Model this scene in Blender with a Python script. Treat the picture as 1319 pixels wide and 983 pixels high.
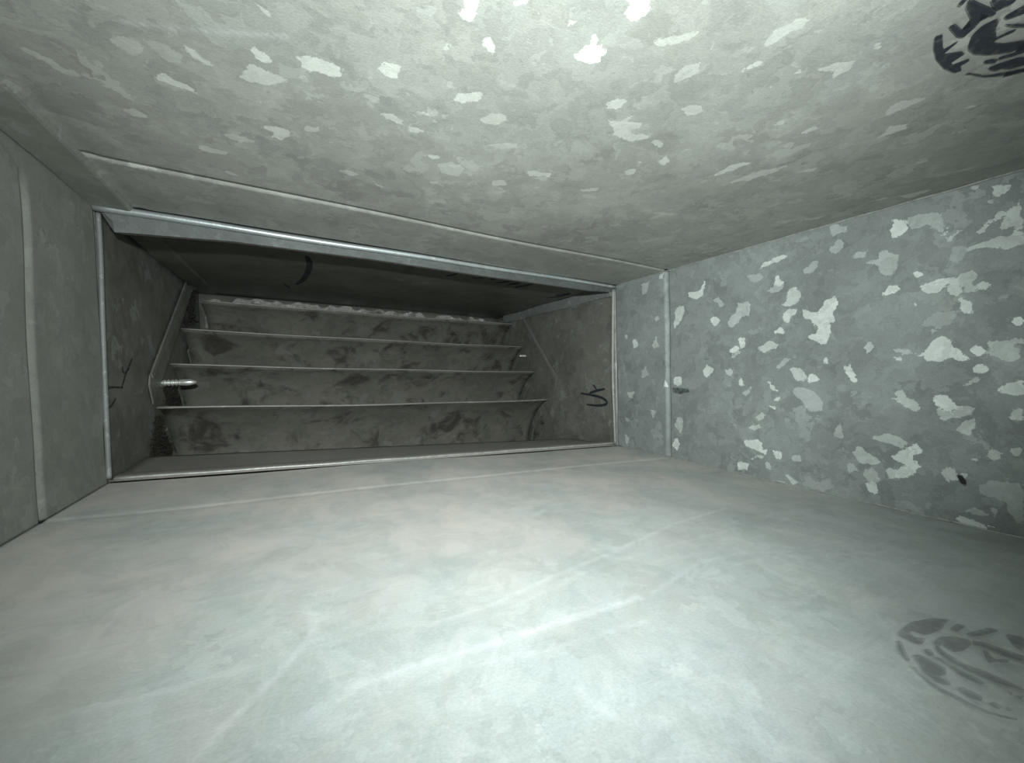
import bpy, bmesh, math, random
import numpy as np
from mathutils import Vector, Matrix

random.seed(4)
rng = np.random.default_rng(7)
for o in list(bpy.data.objects):
    bpy.data.objects.remove(o)
SC = bpy.context.scene
COL = SC.collection
OZ = 0.12                                   # the lens sits 12 cm above the datum

# ------------------------------------------------------------------ camera
YAW, PITCH, ROLL, FPX = 0.5077, -0.0173, -0.005, 494.3
fw = Vector((math.sin(YAW)*math.cos(PITCH), math.cos(YAW)*math.cos(PITCH), math.sin(PITCH)))
r0 = Vector((math.cos(YAW), -math.sin(YAW), 0)); u0 = r0.cross(fw)
rt = math.cos(ROLL)*r0 + math.sin(ROLL)*u0
up = -math.sin(ROLL)*r0 + math.cos(ROLL)*u0
cd = bpy.data.cameras.new('camera'); cam = bpy.data.objects.new('camera', cd); COL.objects.link(cam)
cd.sensor_width = 36; cd.lens = FPX/1319*36; cd.clip_start = 0.005
cam.matrix_world = Matrix(((rt.x, up.x, -fw.x, 0), (rt.y, up.y, -fw.y, 0), (rt.z, up.z, -fw.z, OZ), (0, 0, 0, 1)))
SC.camera = cam

# ------------------------------------------------------------------ light: the phone torch the picture was taken with
w = bpy.data.worlds.new('world'); SC.world = w; w.use_nodes = True
w.node_tree.nodes['Background'].inputs[0].default_value = (0.55, 0.66, 0.62, 1)
w.node_tree.nodes['Background'].inputs[1].default_value = 0.02
def spot(name, loc, aim, power, angle, blend, radius, col):
    l = bpy.data.lights.new(name, 'SPOT'); o = bpy.data.objects.new(name, l); COL.objects.link(o)
    l.energy = power; l.spot_size = math.radians(angle); l.spot_blend = blend; l.shadow_soft_size = radius; l.color = col
    o.location = loc; o.rotation_euler = (Vector(aim)-Vector(loc)).to_track_quat('-Z', 'Y').to_euler()
    return o
spot('torch', (0.004, -0.072, OZ+0.050), (0.004+math.sin(0.396), -0.072+math.cos(0.396), OZ+0.088), 13.2, 116, 1.0, 0.006, (0.93, 1.0, 0.985))
SC.view_settings.view_transform = 'Standard'; SC.view_settings.look = 'None'
SC.view_settings.exposure = 0.0; SC.view_settings.gamma = 1.0; SC.view_settings.use_curve_mapping = False

# ------------------------------------------------------------------ duct planes (coefficients from the lens solve)
PL = dict(C=(0.1467, -0.007, 0.0011), F=(-0.1021, -0.0403, 0.0075),
          L=(-0.1476, -0.0241, -0.0015), R=(0.4524, -0.0233, 0.0007))
YB, YJ, YE = 0.366, 0.4625, 0.90            # pressed bead, joint, heel of the elbow
def ray(u, v): return fw + rt*((u-659.5)/FPX) + up*((491.5-v)/FPX)
def hit(k, u, v):
    """point of a duct plane seen at a photograph pixel (metres, lens at origin)"""
    d = ray(u, v); c, t0, t1 = PL[k]
    n = Vector((-t0, -t1, 1)) if k in 'CF' else Vector((1, -t1, -t0))
    return d*(c/n.dot(d))
def W(p): return Vector((p[0], p[1], p[2]+OZ))
def inward(k):
    c, t0, t1 = PL[k]
    n = Vector((-t0, -t1, 1)) if k in 'CF' else Vector((1, -t1, -t0))
    n.normalize(); return n if k in 'FL' else -n
def slabZ(k, x, y): c, t0, t1 = PL[k]; return c+t0*x+t1*y
def wallX(k, z, y): c, t0, t1 = PL[k]; return c+t0*z+t1*y
def corner(wk, sk, y):
    x = 0
    for _ in range(6): z = slabZ(sk, x, y); x = wallX(wk, z, y)
    return Vector((x, y, z))

# ------------------------------------------------------------------ materials
def nodes(name):
    m = bpy.data.materials.new(name); m.use_nodes = True; nt = m.node_tree; N = nt.nodes; N.clear()
    out = N.new('ShaderNodeOutputMaterial'); b = N.new('ShaderNodeBsdfPrincipled'); nt.links.new(b.outputs[0], out.inputs[0])
    return m, nt, N, b
def lk(nt, a, b): nt.links.new(a, b)
def mix(nt, fac, a, b, mode='MIX'):
    n = nt.nodes.new('ShaderNodeMix'); n.data_type = 'RGBA'; n.blend_type = mode
    for s, v in ((n.inputs[0], fac), (n.inputs[6], a), (n.inputs[7], b)):
        if isinstance(v, (int, float)): s.default_value = v
        elif isinstance(v, tuple): s.default_value = v+(1,) if len(v) == 3 else v
        else: lk(nt, v, s)
    return n.outputs[2]
def mth(nt, op, a, b=0.0, c=0.0, clamp=False):
    n = nt.nodes.new('ShaderNodeMath'); n.operation = op; n.use_clamp = clamp
    for s, v in zip(n.inputs, (a, b, c)):
        if isinstance(v, (int, float)): s.default_value = v
        else: lk(nt, v, s)
    return n.outputs[0]
def ramp(nt, f, lo, hi, a=0.0, b=1.0):
    n = nt.nodes.new('ShaderNodeMapRange'); n.interpolation_type = 'SMOOTHSTEP'
    lk(nt, f, n.inputs[0]); n.inputs[1].default_value = lo; n.inputs[2].default_value = hi
    n.inputs[3].default_value = a; n.inputs[4].default_value = b
    return n.outputs[0]
def noise(nt, vec, scale, detail=3, rough=0.55, dist=0.0):
    n = nt.nodes.new('ShaderNodeTexNoise'); n.inputs['Scale'].default_value = scale; n.inputs['Detail'].default_value = detail
    n.inputs['Roughness'].default_value = rough; n.inputs['Distortion'].default_value = dist
    lk(nt, vec, n.inputs['Vector']); return n
_a, _b = hit('F', 450, 882), hit('F', 822, 770)
WIPE = math.atan2(_b.y-_a.y, _b.x-_a.x)      # direction of the wipe marks on the bottom sheet
def galvanised(name, base, tone=0.20, auto=0.5, size=70, dust=None, dust_amt=0.0, metallic=0.35, rough=0.5, traced=True, flake=(0.75, 0.80, 0.76), stain=0.0, fgain=1.0, drift=None, scratches=False):
    """zinc-coated sheet: irregular crystal patches (spangle), a few bright flakes, dust film, fine grain"""
    m, nt, N, b = nodes(name)
    tc = N.new('ShaderNodeNewGeometry').outputs['Position']
    warp = noise(nt, tc, 55, 4, 0.6)
    sub = N.new('ShaderNodeVectorMath'); sub.operation = 'SUBTRACT'; lk(nt, warp.outputs['Color'], sub.inputs[0]); sub.inputs[1].default_value = (0.5, 0.5, 0.5)
    sc = N.new('ShaderNodeVectorMath'); sc.operation = 'SCALE'; lk(nt, sub.outputs[0], sc.inputs[0]); sc.inputs['Scale'].default_value = 0.055
    ad = N.new('ShaderNodeVectorMath'); ad.operation = 'ADD'; lk(nt, tc, ad.inputs[0]); lk(nt, sc.outputs[0], ad.inputs[1])
    def cells(scale):
        v = N.new('ShaderNodeTexVoronoi'); v.inputs['Scale'].default_value = scale; lk(nt, ad.outputs[0], v.inputs['Vector'])
        s = N.new('ShaderNodeSeparateColor'); lk(nt, v.outputs['Color'], s.inputs[0]); return s
    c1, c2, c3 = cells(size), cells(size*2.1), cells(size*0.5)
    t = mth(nt, 'ADD', mth(nt, 'MULTIPLY', c1.outputs[0], 0.45), mth(nt, 'ADD', mth(nt, 'MULTIPLY', c2.outputs[1], 0.25), mth(nt, 'MULTIPLY', c3.outputs[2], 0.30)))
    k = mth(nt, 'MULTIPLY_ADD', mth(nt, 'SUBTRACT', t, 0.5), tone*2, 1.0)
    big = noise(nt, tc, 9, 4, 0.6)
    k = mth(nt, 'MULTIPLY', k, ramp(nt, big.outputs['Fac'], 0.3, 0.7, 0.92, 1.07))
    grain = noise(nt, tc, 900, 2, 0.7)
    k = mth(nt, 'MULTIPLY', k, ramp(nt, grain.outputs['Fac'], 0.3, 0.7, 0.95, 1.05))
    vm = N.new('ShaderNodeVectorMath'); vm.operation = 'SCALE'; vm.inputs[0].default_value = base; lk(nt, k, vm.inputs['Scale'])
    col = vm.outputs[0]
    # slight hue drift between patches
    col = mix(nt, mth(nt, 'MULTIPLY', c3.outputs[0], 0.25), col, mix(nt, 1.0, col, (0.97, 1.0, 1.07), 'MULTIPLY'))
    # bright flakes from the crystal pattern
    f1 = ramp(nt, c1.outputs[1], 0.952, 0.956); f2 = ramp(nt, c2.outputs[2], 0.965, 0.969)
    fl = mth(nt, 'MAXIMUM', f1, mth(nt, 'MULTIPLY', f2, 0.7))
    col = mix(nt, mth(nt, 'MULTIPLY', fl, auto), col, flake)
    if traced:
        at = N.new('ShaderNodeAttribute'); at.attribute_name = 'marks'
        s = N.new('ShaderNodeSeparateColor'); lk(nt, at.outputs['Color'], s.inputs[0])
        jit = noise(nt, tc, 170, 5, 0.70)
        e = mth(nt, 'ADD', s.outputs[0], mth(nt, 'MULTIPLY', mth(nt, 'SUBTRACT', jit.outputs['Fac'], 0.5), 0.85))
        msk = ramp(nt, e, 0.485, 0.515)
        inner = mth(nt, 'MULTIPLY_ADD', c2.outputs[0], 0.34, 0.76)
        col = mix(nt, mth(nt, 'MULTIPLY', mth(nt, 'MULTIPLY', msk, s.outputs[1]), mth(nt, 'MULTIPLY', inner, fgain)), col, flake)
        thin = noise(nt, tc, 120, 3, 0.6)
        sl = mth(nt, 'MULTIPLY', s.outputs[2], ramp(nt, thin.outputs['Fac'], 0.25, 0.6, 0.3, 1.0))
        col = mix(nt, sl, col, (0.74, 0.78, 0.80))
        dk = ramp(nt, mth(nt, 'ADD', at.outputs['Alpha'], mth(nt, 'MULTIPLY', mth(nt, 'SUBTRACT', jit.outputs['Fac'], 0.5), 0.5)), 0.35, 0.75)
        col = mix(nt, dk, col, (0.03, 0.032, 0.03))
    if dust:
        dn = noise(nt, tc, 14, 5, 0.6, 0.4); dm = ramp(nt, dn.outputs['Fac'], 0.30, 0.68)
        dm = mth(nt, 'MULTIPLY', dm, dust_amt)
        if drift:       # dust colour grows stronger further down the duct
            sx = N.new('ShaderNodeSeparateXYZ'); lk(nt, tc, sx.inputs[0]); dm = mth(nt, 'MULTIPLY', mth(nt, 'ADD', dm, 0.25), ramp(nt, sx.outputs[1], drift[0], drift[1], 0.12, 1.0), clamp=True)
        col = mix(nt, dm, col, dust)
    if scratches:       # long fine wipe marks running across the sheet
        mp = N.new('ShaderNodeMapping'); lk(nt, tc, mp.inputs[0]); mp.inputs['Rotation'].default_value = (0, 0, -WIPE); mp.inputs['Scale'].default_value = (1.0, 9.0, 1.0)
        mp.vector_type = 'TEXTURE'; mp.inputs['Scale'].default_value = (1.0, 0.07, 1.0); mp.inputs['Rotation'].default_value = (0, 0, WIPE)
        w1 = noise(nt, mp.outputs[0], 14, 5, 0.6, 0.3); w2 = noise(nt, mp.outputs[0], 30, 3, 0.5, 0.1)
        col = mix(nt, mth(nt, 'MULTIPLY', ramp(nt, w1.outputs['Fac'], 0.54, 0.76), 0.22), col, (0.70, 0.72, 0.72))
        col = mix(nt, mth(nt, 'MULTIPLY', ramp(nt, w2.outputs['Fac'], 0.60, 0.72), 0.16), col, (0.34, 0.36, 0.35))
        cl = noise(nt, tc, 34, 6, 0.7, 0.9)
        hu = noise(nt, tc, 60, 4, 0.6, 0.5)
        col = mix(nt, ramp(nt, hu.outputs['Fac'], 0.40, 0.60, 0.0, 0.5), col, mix(nt, 1.0, col, (1.02, 0.98, 0.96), 'MULTIPLY'))
        col = mix(nt, mth(nt, 'MULTIPLY', ramp(nt, cl.outputs['Fac'], 0.45, 0.58), 0.34), col, mix(nt, 1.0, col, (0.72, 0.76, 0.75), 'MULTIPLY'))
    if stain:
        sn = noise(nt, tc, 22, 6, 0.68, 0.6); sm = ramp(nt, sn.outputs['Fac'], 0.50, 0.66)
        col = mix(nt, mth(nt, 'MULTIPLY', sm, stain), col, (0.055, 0.048, 0.038))
    lk(nt, col, b.inputs['Base Color'])
    b.inputs['Metallic'].default_value = metallic
    lk(nt, ramp(nt, big.outputs['Fac'], 0.3, 0.7, rough-0.06, rough+0.08), b.inputs['Roughness'])
    bp = N.new('ShaderNodeBump'); bp.inputs['Strength'].default_value = 0.25; bp.inputs['Distance'].default_value = 0.0004
    lk(nt, mth(nt, 'ADD', grain.outputs['Fac'], mth(nt, 'MULTIPLY', t, 0.6)), bp.inputs['Height']); lk(nt, bp.outputs[0], b.inputs['Normal'])
    return m
def plain(name, col, rough=0.6, metallic=0.0, alpha=None):
    m, nt, N, b = nodes(name)
    tc = N.new('ShaderNodeTexCoord').outputs['Object']; n = noise(nt, tc, 220, 4, 0.65)
    c = mix(nt, ramp(nt, n.outputs['Fac'], 0.3, 0.7), tuple(x*0.8 for x in col), tuple(min(1, x*1.2) for x in col))
    lk(nt, c, b.inputs['Base Color']); b.inputs['Roughness'].default_value = rough; b.inputs['Metallic'].default_value = metallic
    if alpha is not None: lk(nt, ramp(nt, n.outputs['Fac'], 0.28, 0.62, alpha*0.55, alpha), b.inputs['Alpha'])
    return m
M_CEIL = galvanised('zinc_ceiling', (0.35, 0.362, 0.325), tone=0.22, auto=0.22, size=75, metallic=0.1, rough=0.68, flake=(0.66, 0.69, 0.63))
M_SEAM = galvanised('zinc_seam', (0.33, 0.345, 0.305), tone=0.16, auto=0.2, size=75, traced=False)
M_RIGHT = galvanised('zinc_right', (0.345, 0.378, 0.368), tone=0.24, auto=0.14, size=70, fgain=1.12, flake=(0.92, 0.98, 0.95))
M_LEFT = galvanised('zinc_left', (0.285, 0.295, 0.262), tone=0.16, auto=0.10, size=60, metallic=0.2, rough=0.6)
M_FLOOR = galvanised('zinc_floor', (0.43, 0.475, 0.47), tone=0.15, auto=0.10, size=45, dust=(0.66, 0.625, 0.58), dust_amt=0.7, metallic=0.0, rough=0.75, scratches=True, drift=(0.08, 0.32))
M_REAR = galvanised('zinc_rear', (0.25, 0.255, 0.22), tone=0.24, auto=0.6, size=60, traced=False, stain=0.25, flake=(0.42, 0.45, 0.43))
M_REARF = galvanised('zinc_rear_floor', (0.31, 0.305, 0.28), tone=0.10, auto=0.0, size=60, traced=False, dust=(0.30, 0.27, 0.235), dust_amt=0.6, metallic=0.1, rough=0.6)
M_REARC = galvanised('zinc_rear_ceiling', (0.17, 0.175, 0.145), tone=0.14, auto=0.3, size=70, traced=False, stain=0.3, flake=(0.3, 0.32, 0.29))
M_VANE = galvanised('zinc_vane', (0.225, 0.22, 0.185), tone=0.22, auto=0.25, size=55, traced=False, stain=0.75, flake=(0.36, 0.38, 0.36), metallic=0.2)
M_CLEAT = galvanised('zinc_cleat', (0.44, 0.48, 0.48), tone=0.14, auto=0.4, size=120, traced=False, metallic=0.5, rough=0.38)
M_CLD = galvanised('dull_cleat', (0.23, 0.245, 0.235), tone=0.14, auto=0.2, size=120, traced=False, metallic=0.15, rough=0.6)
M_CLR = galvanised('side_cleat', (0.36, 0.375, 0.365), tone=0.16, auto=0.3, size=120, traced=False, metallic=0.25, rough=0.5)
M_EDGE = plain('bright_cut_edge', (0.46, 0.47, 0.44), 0.45, 0.4)
M_SCREW = plain('plated_screw', (0.80, 0.82, 0.78), 0.28, 0.6)
M_INK = plain('black_ink', (0.022, 0.026, 0.034), 0.7)
M_STAMP = plain('stamp_ink', (0.022, 0.028, 0.040), 0.7, 0, 0.97)
M_INKF = plain('faded_ink', (0.11, 0.12, 0.125), 0.75, 0, 0.40)
M_MARK = plain('faded_marker', (0.035, 0.038, 0.036), 0.7, 0, 0.75)
M_LINT_SHADE = plain('dark_lint_and_shade', (0.03, 0.026, 0.02), 0.95)
M_SEAL = galvanised('old_sealant', (0.36, 0.355, 0.325), tone=0.4, auto=0.6, size=120, traced=False, stain=0.7, metallic=0.0, rough=0.8)

# ------------------------------------------------------------------ helpers
def link(name, me, mat, parent=None):
    o = bpy.data.objects.new(name, me); COL.objects.link(o)
    if mat: me.materials.append(mat)
    if parent: o.parent = parent
    return o
def tag(o, label=None, cat=None, group=None, kind=None):
    if label: o['label'] = label
    if cat: o['category'] = cat
    if group: o['group'] = group
    if kind: o['kind'] = kind
    return o
def smooth(me, on=True): me.polygons.foreach_set('use_smooth', [on]*len(me.polygons))
def mesh(name, vs, fs, mat, parent=None, sm=False):
    me = bpy.data.meshes.new(name); me.from_pydata([tuple(v) for v in vs], [], fs); me.update(); smooth(me, sm)
    return link(name, me, mat, parent)
def empty(name, loc):
    o = bpy.data.objects.new(name, None); o.empty_display_size = 0.02; COL.objects.link(o); o.location = loc; return o
def part(name, vs, fs, mat, root, sm=False):
    """mesh given in world space under an Empty placed at root.location"""
    off = Vector(root.location)
    return mesh(name, [Vector(v)-off for v in vs], fs, mat, root, sm)
def sheet(name, fn, us, vs_, mat, thick_dir, marks=None):
    """grid sheet through fn(i,j)->point, given a real gauge outward"""
    nu, nv = len(us), len(vs_)
    P = np.empty((nu, nv, 3))
    for i, a in enumerate(us):
        for j, b in enumerate(vs_): P[i, j] = fn(a, b)
    P[:, :, 2] += OZ
    idx = np.arange(nu*nv).reshape(nu, nv)
    q = np.stack([idx[:-1, :-1], idx[1:, :-1], idx[1:, 1:], idx[:-1, 1:]], -1).reshape(-1, 4)
    me = bpy.data.meshes.new(name); me.from_pydata(P.reshape(-1, 3).tolist(), [], q.tolist()); me.update(); smooth(me)
    # make normals face into the duct
    nrm = Vector(me.polygons[0].normal)
    if nrm.dot(Vector(thick_dir)) < 0: me.flip_normals()
    if marks is not None:
        a = me.color_attributes.new('marks', 'FLOAT_COLOR', 'POINT')
        a.data.foreach_set('color', marks(P.reshape(-1, 3)-np.array([0, 0, OZ])).astype(np.float32).ravel())
    o = link(name, me, mat)
    s = o.modifiers.new('gauge', 'SOLIDIFY'); s.thickness = 0.001; s.offset = -1
    tag(o, kind='structure'); return o
def axis(a, b, step, dense=()):
    """even steps with extra stations round given places"""
    n = max(2, int(abs(b-a)/step)); v = list(np.linspace(a, b, n+1))
    for c in dense: v += list(np.linspace(c-0.010, c+0.010, 27))
    v = sorted(set(round(x, 6) for x in v)); return [x for x in v if a-1e-9 <= x <= b+1e-9]
def groove(y):   # rounded bead pressed out of the sheet, steep on the near side
    d = y-(YB-0.004)
    if -0.0030 < d < 0: return 0.0030*(0.5-0.5*math.cos(math.pi*(d+0.0030)/0.0030))
    if 0 <= d < 0.0080: return 0.0030*(0.5+0.5*math.cos(math.pi*d/0.0080))
    return 0.0
def ribbon_verts(path, wid, n, lift=0.0004, th=0.0003):
    vs, fs = [], []
    m = len(path); wid = wid if isinstance(wid, (list, tuple)) else [wid]*m
    for i, p in enumerate(path):
        t = (path[min(i+1, m-1)]-path[max(i-1, 0)]).normalized(); s = n.cross(t).normalized()*(wid[i]/2)
        vs += [p+n*lift-s, p+n*lift+s, p-n*0.0002+s, p-n*0.0002-s]
    for i in range(m-1):
        a, b = 4*i, 4*(i+1)
        for j in range(4): fs.append((a+j, a+(j+1) % 4, b+(j+1) % 4, b+j))
    fs += [(0, 3, 2, 1), (4*m-4, 4*m-3, 4*m-2, 4*m-1)]
    return vs, fs
def curve_pts(pts, n=5):
    """Catmull-Rom through points"""
    P = [pts[0]]+list(pts)+[pts[-1]]; out = []
    for i in range(1, len(P)-2):
        for k in range(n):
            t = k/n; a, b, c, d = P[i-1:i+3]
            out.append(0.5*((2*b)+(c-a)*t+(2*a-5*b+4*c-d)*t*t+(3*b-a-3*c+d)*t**3))
    out.append(P[-2]); return out
def tube(path, r, seg=10, cap=True, flat=None):
    vs, fs = [], []; m = len(path); rr = r if isinstance(r, (list, tuple)) else [r]*m
    for i, p in enumerate(path):
        t = (path[min(i+1, m-1)]-path[max(i-1, 0)]).normalized()
        a = t.orthogonal().normalized() if i == 0 else (a-t*a.dot(t)).normalized()
        b = t.cross(a)
        for k in range(seg):
            th = 2*math.pi*k/seg; vs.append(p+a*math.cos(th)*rr[i]+b*math.sin(th)*rr[i])
    for i in range(m-1):
        for k in range(seg):
            fs.append((i*seg+k, i*seg+(k+1) % seg, (i+1)*seg+(k+1) % seg, (i+1)*seg+k))
    if cap: fs += [tuple(range(seg))[::-1], tuple(range((m-1)*seg, m*seg))]
    return vs, fs
def plate(loop, n, t):
    """polygon given thickness t along n"""
    m = len(loop); vs = list(loop)+[p+n*t for p in loop]
    fs = [tuple(range(m))[::-1], tuple(range(m, 2*m))]+[(i, (i+1) % m, m+(i+1) % m, m+i) for i in range(m)]
    return vs, fs
def profile_run(prof, a, b, ex, ez, n=40, wob=None):
    """sweep a closed 2D profile (list of (p,q) along ex,ez) from a to b"""
    vs, fs = [], []; m = len(prof)
    for i in range(n+1):
        t = i/n; c = a.lerp(b, t)
        if wob: c = c+wob(t)
        for p, q in prof: vs.append(c+ex*p+ez*q)
    for i in range(n):
        for k in range(m): fs.append((i*m+k, i*m+(k+1) % m, (i+1)*m+(k+1) % m, (i+1)*m+k))
    fs += [tuple(range(m))[::-1], tuple(range(n*m, (n+1)*m))]
    return vs, fs
def join(lst):
    V, F = [], []
    for v, f in lst: o = len(V); V += v; F += [tuple(i+o for i in q) for q in f]
    return V, F

# ------------------------------------------------------------------ crystal flakes, scratches and stains read off the photograph, laid on the sheets in metres
def FL(k, ox, oy, s, polys): return [(k, [(ox+x*s, oy+y*s) for x, y in p], b) for b, p in polys]
FLAKES = []
FLAKES += FL('R', 860, 260, .19328, [
 (.9, [(140,610),(165,600),(200,600),(225,580),(245,525),(252,575),(238,582),(240,620),(200,650),(165,640),(145,630)]),
 (.7, [(42,740),(60,700),(105,695),(112,730),(95,780),(45,845),(35,825),(50,770)]),
 (.9, [(278,780),(300,768),(335,772),(342,800),(325,822),(300,820)]),
 (.5, [(400,800),(430,755),(455,740),(465,675),(500,680),(535,655),(550,700),(540,765),(520,750),(490,765),(470,800),(430,838),(405,835)]),
 (.4, [(295,655),(340,635),(375,680),(355,705),(330,670)]),
 (.7, [(605,440),(640,410),(690,390),(740,355),(780,348),(800,365),(760,390),(720,405),(660,430),(615,450)]),
 (.85, [(720,500),(735,492),(750,520),(775,530),(770,555),(740,560),(705,555)]),
 (.4, [(660,590),(700,565),(780,545),(770,580),(710,610)]),
 (.6, [(790,620),(815,575),(850,560),(885,620),(870,660),(835,690),(790,700),(755,690),(795,655)]),
 (.75, [(760,745),(800,715),(860,715),(850,750),(820,770),(810,805),(780,805),(770,780)]),
 (.8, [(890,715),(920,715),(960,735),(1000,740),(1015,775),(1010,815),(970,820),(940,785),(905,770)]),
 (.85, [(1010,730),(1030,690),(1060,650),(1115,625),(1140,675),(1105,735),(1110,790),(1085,810),(1080,880),(1055,950),(1000,935),(930,895),(950,885),(980,890),(1010,815)]),
 (.8, [(712,870),(740,840),(770,845),(775,870),(745,882)]),
 (.3, [(530,490),(600,480),(640,500),(600,540),(550,530)]),
 (.35, [(895,460),(940,430),(970,390),(1000,400),(975,470),(920,475)]),
 (.35, [(1085,150),(1120,150),(1190,165),(1190,200),(1130,205),(1090,240)]),
 (.35, [(1075,310),(1140,245),(1180,270),(1160,310),(1120,345),(1080,340)]),
 (.85, [(470,905),(515,905),(515,960),(490,980),(468,940)]),
 (.6, [(600,975),(680,925),(730,960),(720,983),(600,983)])])
FLAKES += FL('R', 1090, 220, .20337, [
 (1, [(275,425),(290,400),(278,375),(295,345),(293,310),(330,305),(375,325),(395,360),(385,385),(340,405),(295,432)]),
 (.35, [(390,300),(460,272),(600,262),(610,340),(600,380),(500,345),(402,375)]),
 (.7, [(595,408),(630,370),(655,352),(655,370),(630,400),(605,412)]),
 (.55, [(645,445),(670,395),(710,372),(745,378),(700,405),(680,435),(700,450)]),
 (.7, [(925,95),(960,85),(1050,90),(1050,115),(1020,135),(975,165),(935,145)]),
 (.6, [(790,105),(830,90),(845,115),(800,130)]),
 (.4, [(895,190),(930,185),(970,200),(910,215)]),
 (.6, [(815,385),(850,370),(880,320),(930,300),(970,260),(1005,258),(1000,280),(930,330),(880,365),(870,395),(830,398)]),
 (.6, [(970,350),(1010,270),(1060,215),(1105,185),(1105,240),(1090,280),(1126,330),(1126,450),(1080,480),(960,495),(860,485),(765,513),(755,495),(820,460),(920,430),(1020,410),(1080,370),(1050,350),(985,378)]),
 (.85, [(420,650),(440,634),(475,640),(482,655),(460,675),(430,672)]),
 (.85, [(228,775),(260,750),(275,725),(330,725),(345,748),(300,770),(235,790)]),
 (.8, [(465,735),(540,705),(590,685),(640,680),(640,720),(560,775),(500,785)]),
 (.65, [(640,680),(690,675),(725,715),(740,775),(700,790),(650,785),(640,730)]),
 (.4, [(710,660),(780,635),(845,635),(835,665),(800,700),(830,765),(745,770),(725,715)]),
 (.6, [(830,720),(860,700),(912,708),(905,745),(860,768),(830,755)]),
 (.75, [(710,810),(730,798),(800,840),(822,880),(790,905),(740,890),(712,870)]),
 (.4, [(20,550),(60,515),(130,510),(120,545)]),
 (.4, [(130,585),(165,565),(195,560),(200,520),(240,505),(340,530),(330,600),(300,650),(240,670),(190,600)]),
 (.7, [(415,848),(440,840),(460,855),(440,868)]),
 (.8, [(1060,970),(1080,925),(1126,915),(1126,983),(1070,983)]),
 (.22, [(670,480),(750,480),(740,550),(690,600),(650,570)]),
 (.22, [(480,970),(560,900),(700,880),(700,920),(650,983),(480,983)])])
FLAKES += FL('R', 860, 440, .20354, [
 (.8, [(222,180),(250,145),(287,175),(285,195),(250,230),(235,215)]),
 (.85, [(35,230),(85,222),(90,270),(60,282),(38,265)]),
 (.85, [(385,65),(425,25),(450,30),(450,50),(400,80)]),
 (.45, [(385,110),(440,60),(465,60),(420,105)]),
 (.6, [(570,50),(620,10),(660,0),(695,25),(660,45),(600,75)]),
 (.5, [(365,180),(400,168),(412,190),(400,218),(368,212)]),
 (.8, [(450,240),(470,232),(490,275),(465,285),(450,270)]),
 (.4, [(475,325),(530,290),(525,325),(495,348)]),
 (.85, [(625,255),(645,248),(665,275),(698,315),(665,312),(650,285)]),
 (.75, [(672,370),(690,355),(712,352),(708,378),(690,382)]),
 (.75, [(645,405),(685,407),(690,428),(668,430)]),
 (.5, [(560,480),(600,450),(620,460),(605,495),(575,500)]),
 (.5, [(518,535),(580,525),(600,545),(550,562),(520,555)]),
 (.6, [(775,172),(830,163),(870,195),(885,225),(860,250),(815,245),(790,215)]),
 (.85, [(878,245),(905,195),(940,210),(957,238),(920,262),(885,255)]),
 (.7, [(990,110),(1015,100),(1022,140),(995,150)]),
 (.35, [(780,310),(830,285),(920,310),(990,380),(970,440),(905,450),(860,390)]),
 (.9, [(480,630),(520,622),(570,620),(600,645),(605,680),(650,688),(615,720),(570,690),(500,665)]),
 (.6, [(530,742),(570,720),(610,722),(600,738)]),
 (.85, [(658,685),(700,690),(720,705),(712,745),(685,745)]),
 (.85, [(443,765),(520,765),(505,795),(517,830),(490,805),(445,815)]),
 (.5, [(620,760),(650,755),(655,812),(620,805)]),
 (.45, [(790,720),(840,720),(852,762),(795,755)]),
 (.55, [(740,845),(760,838),(820,885),(815,905),(790,905)]),
 (.8, [(45,620),(65,610),(78,650),(65,690),(28,665)]),
 (.45, [(60,480),(95,480),(95,540),(80,580),(40,530)]),
 (.9, [(935,0),(1000,0),(1000,20),(950,12)]),
 (.4, [(690,165),(740,100),(780,110),(740,150),(700,170)]),
 (.35, [(1060,560),(1090,520),(1120,590),(1110,615),(1060,600)]),
 (.6, [(670,880),(740,890),(800,910),(740,910)])])
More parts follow.
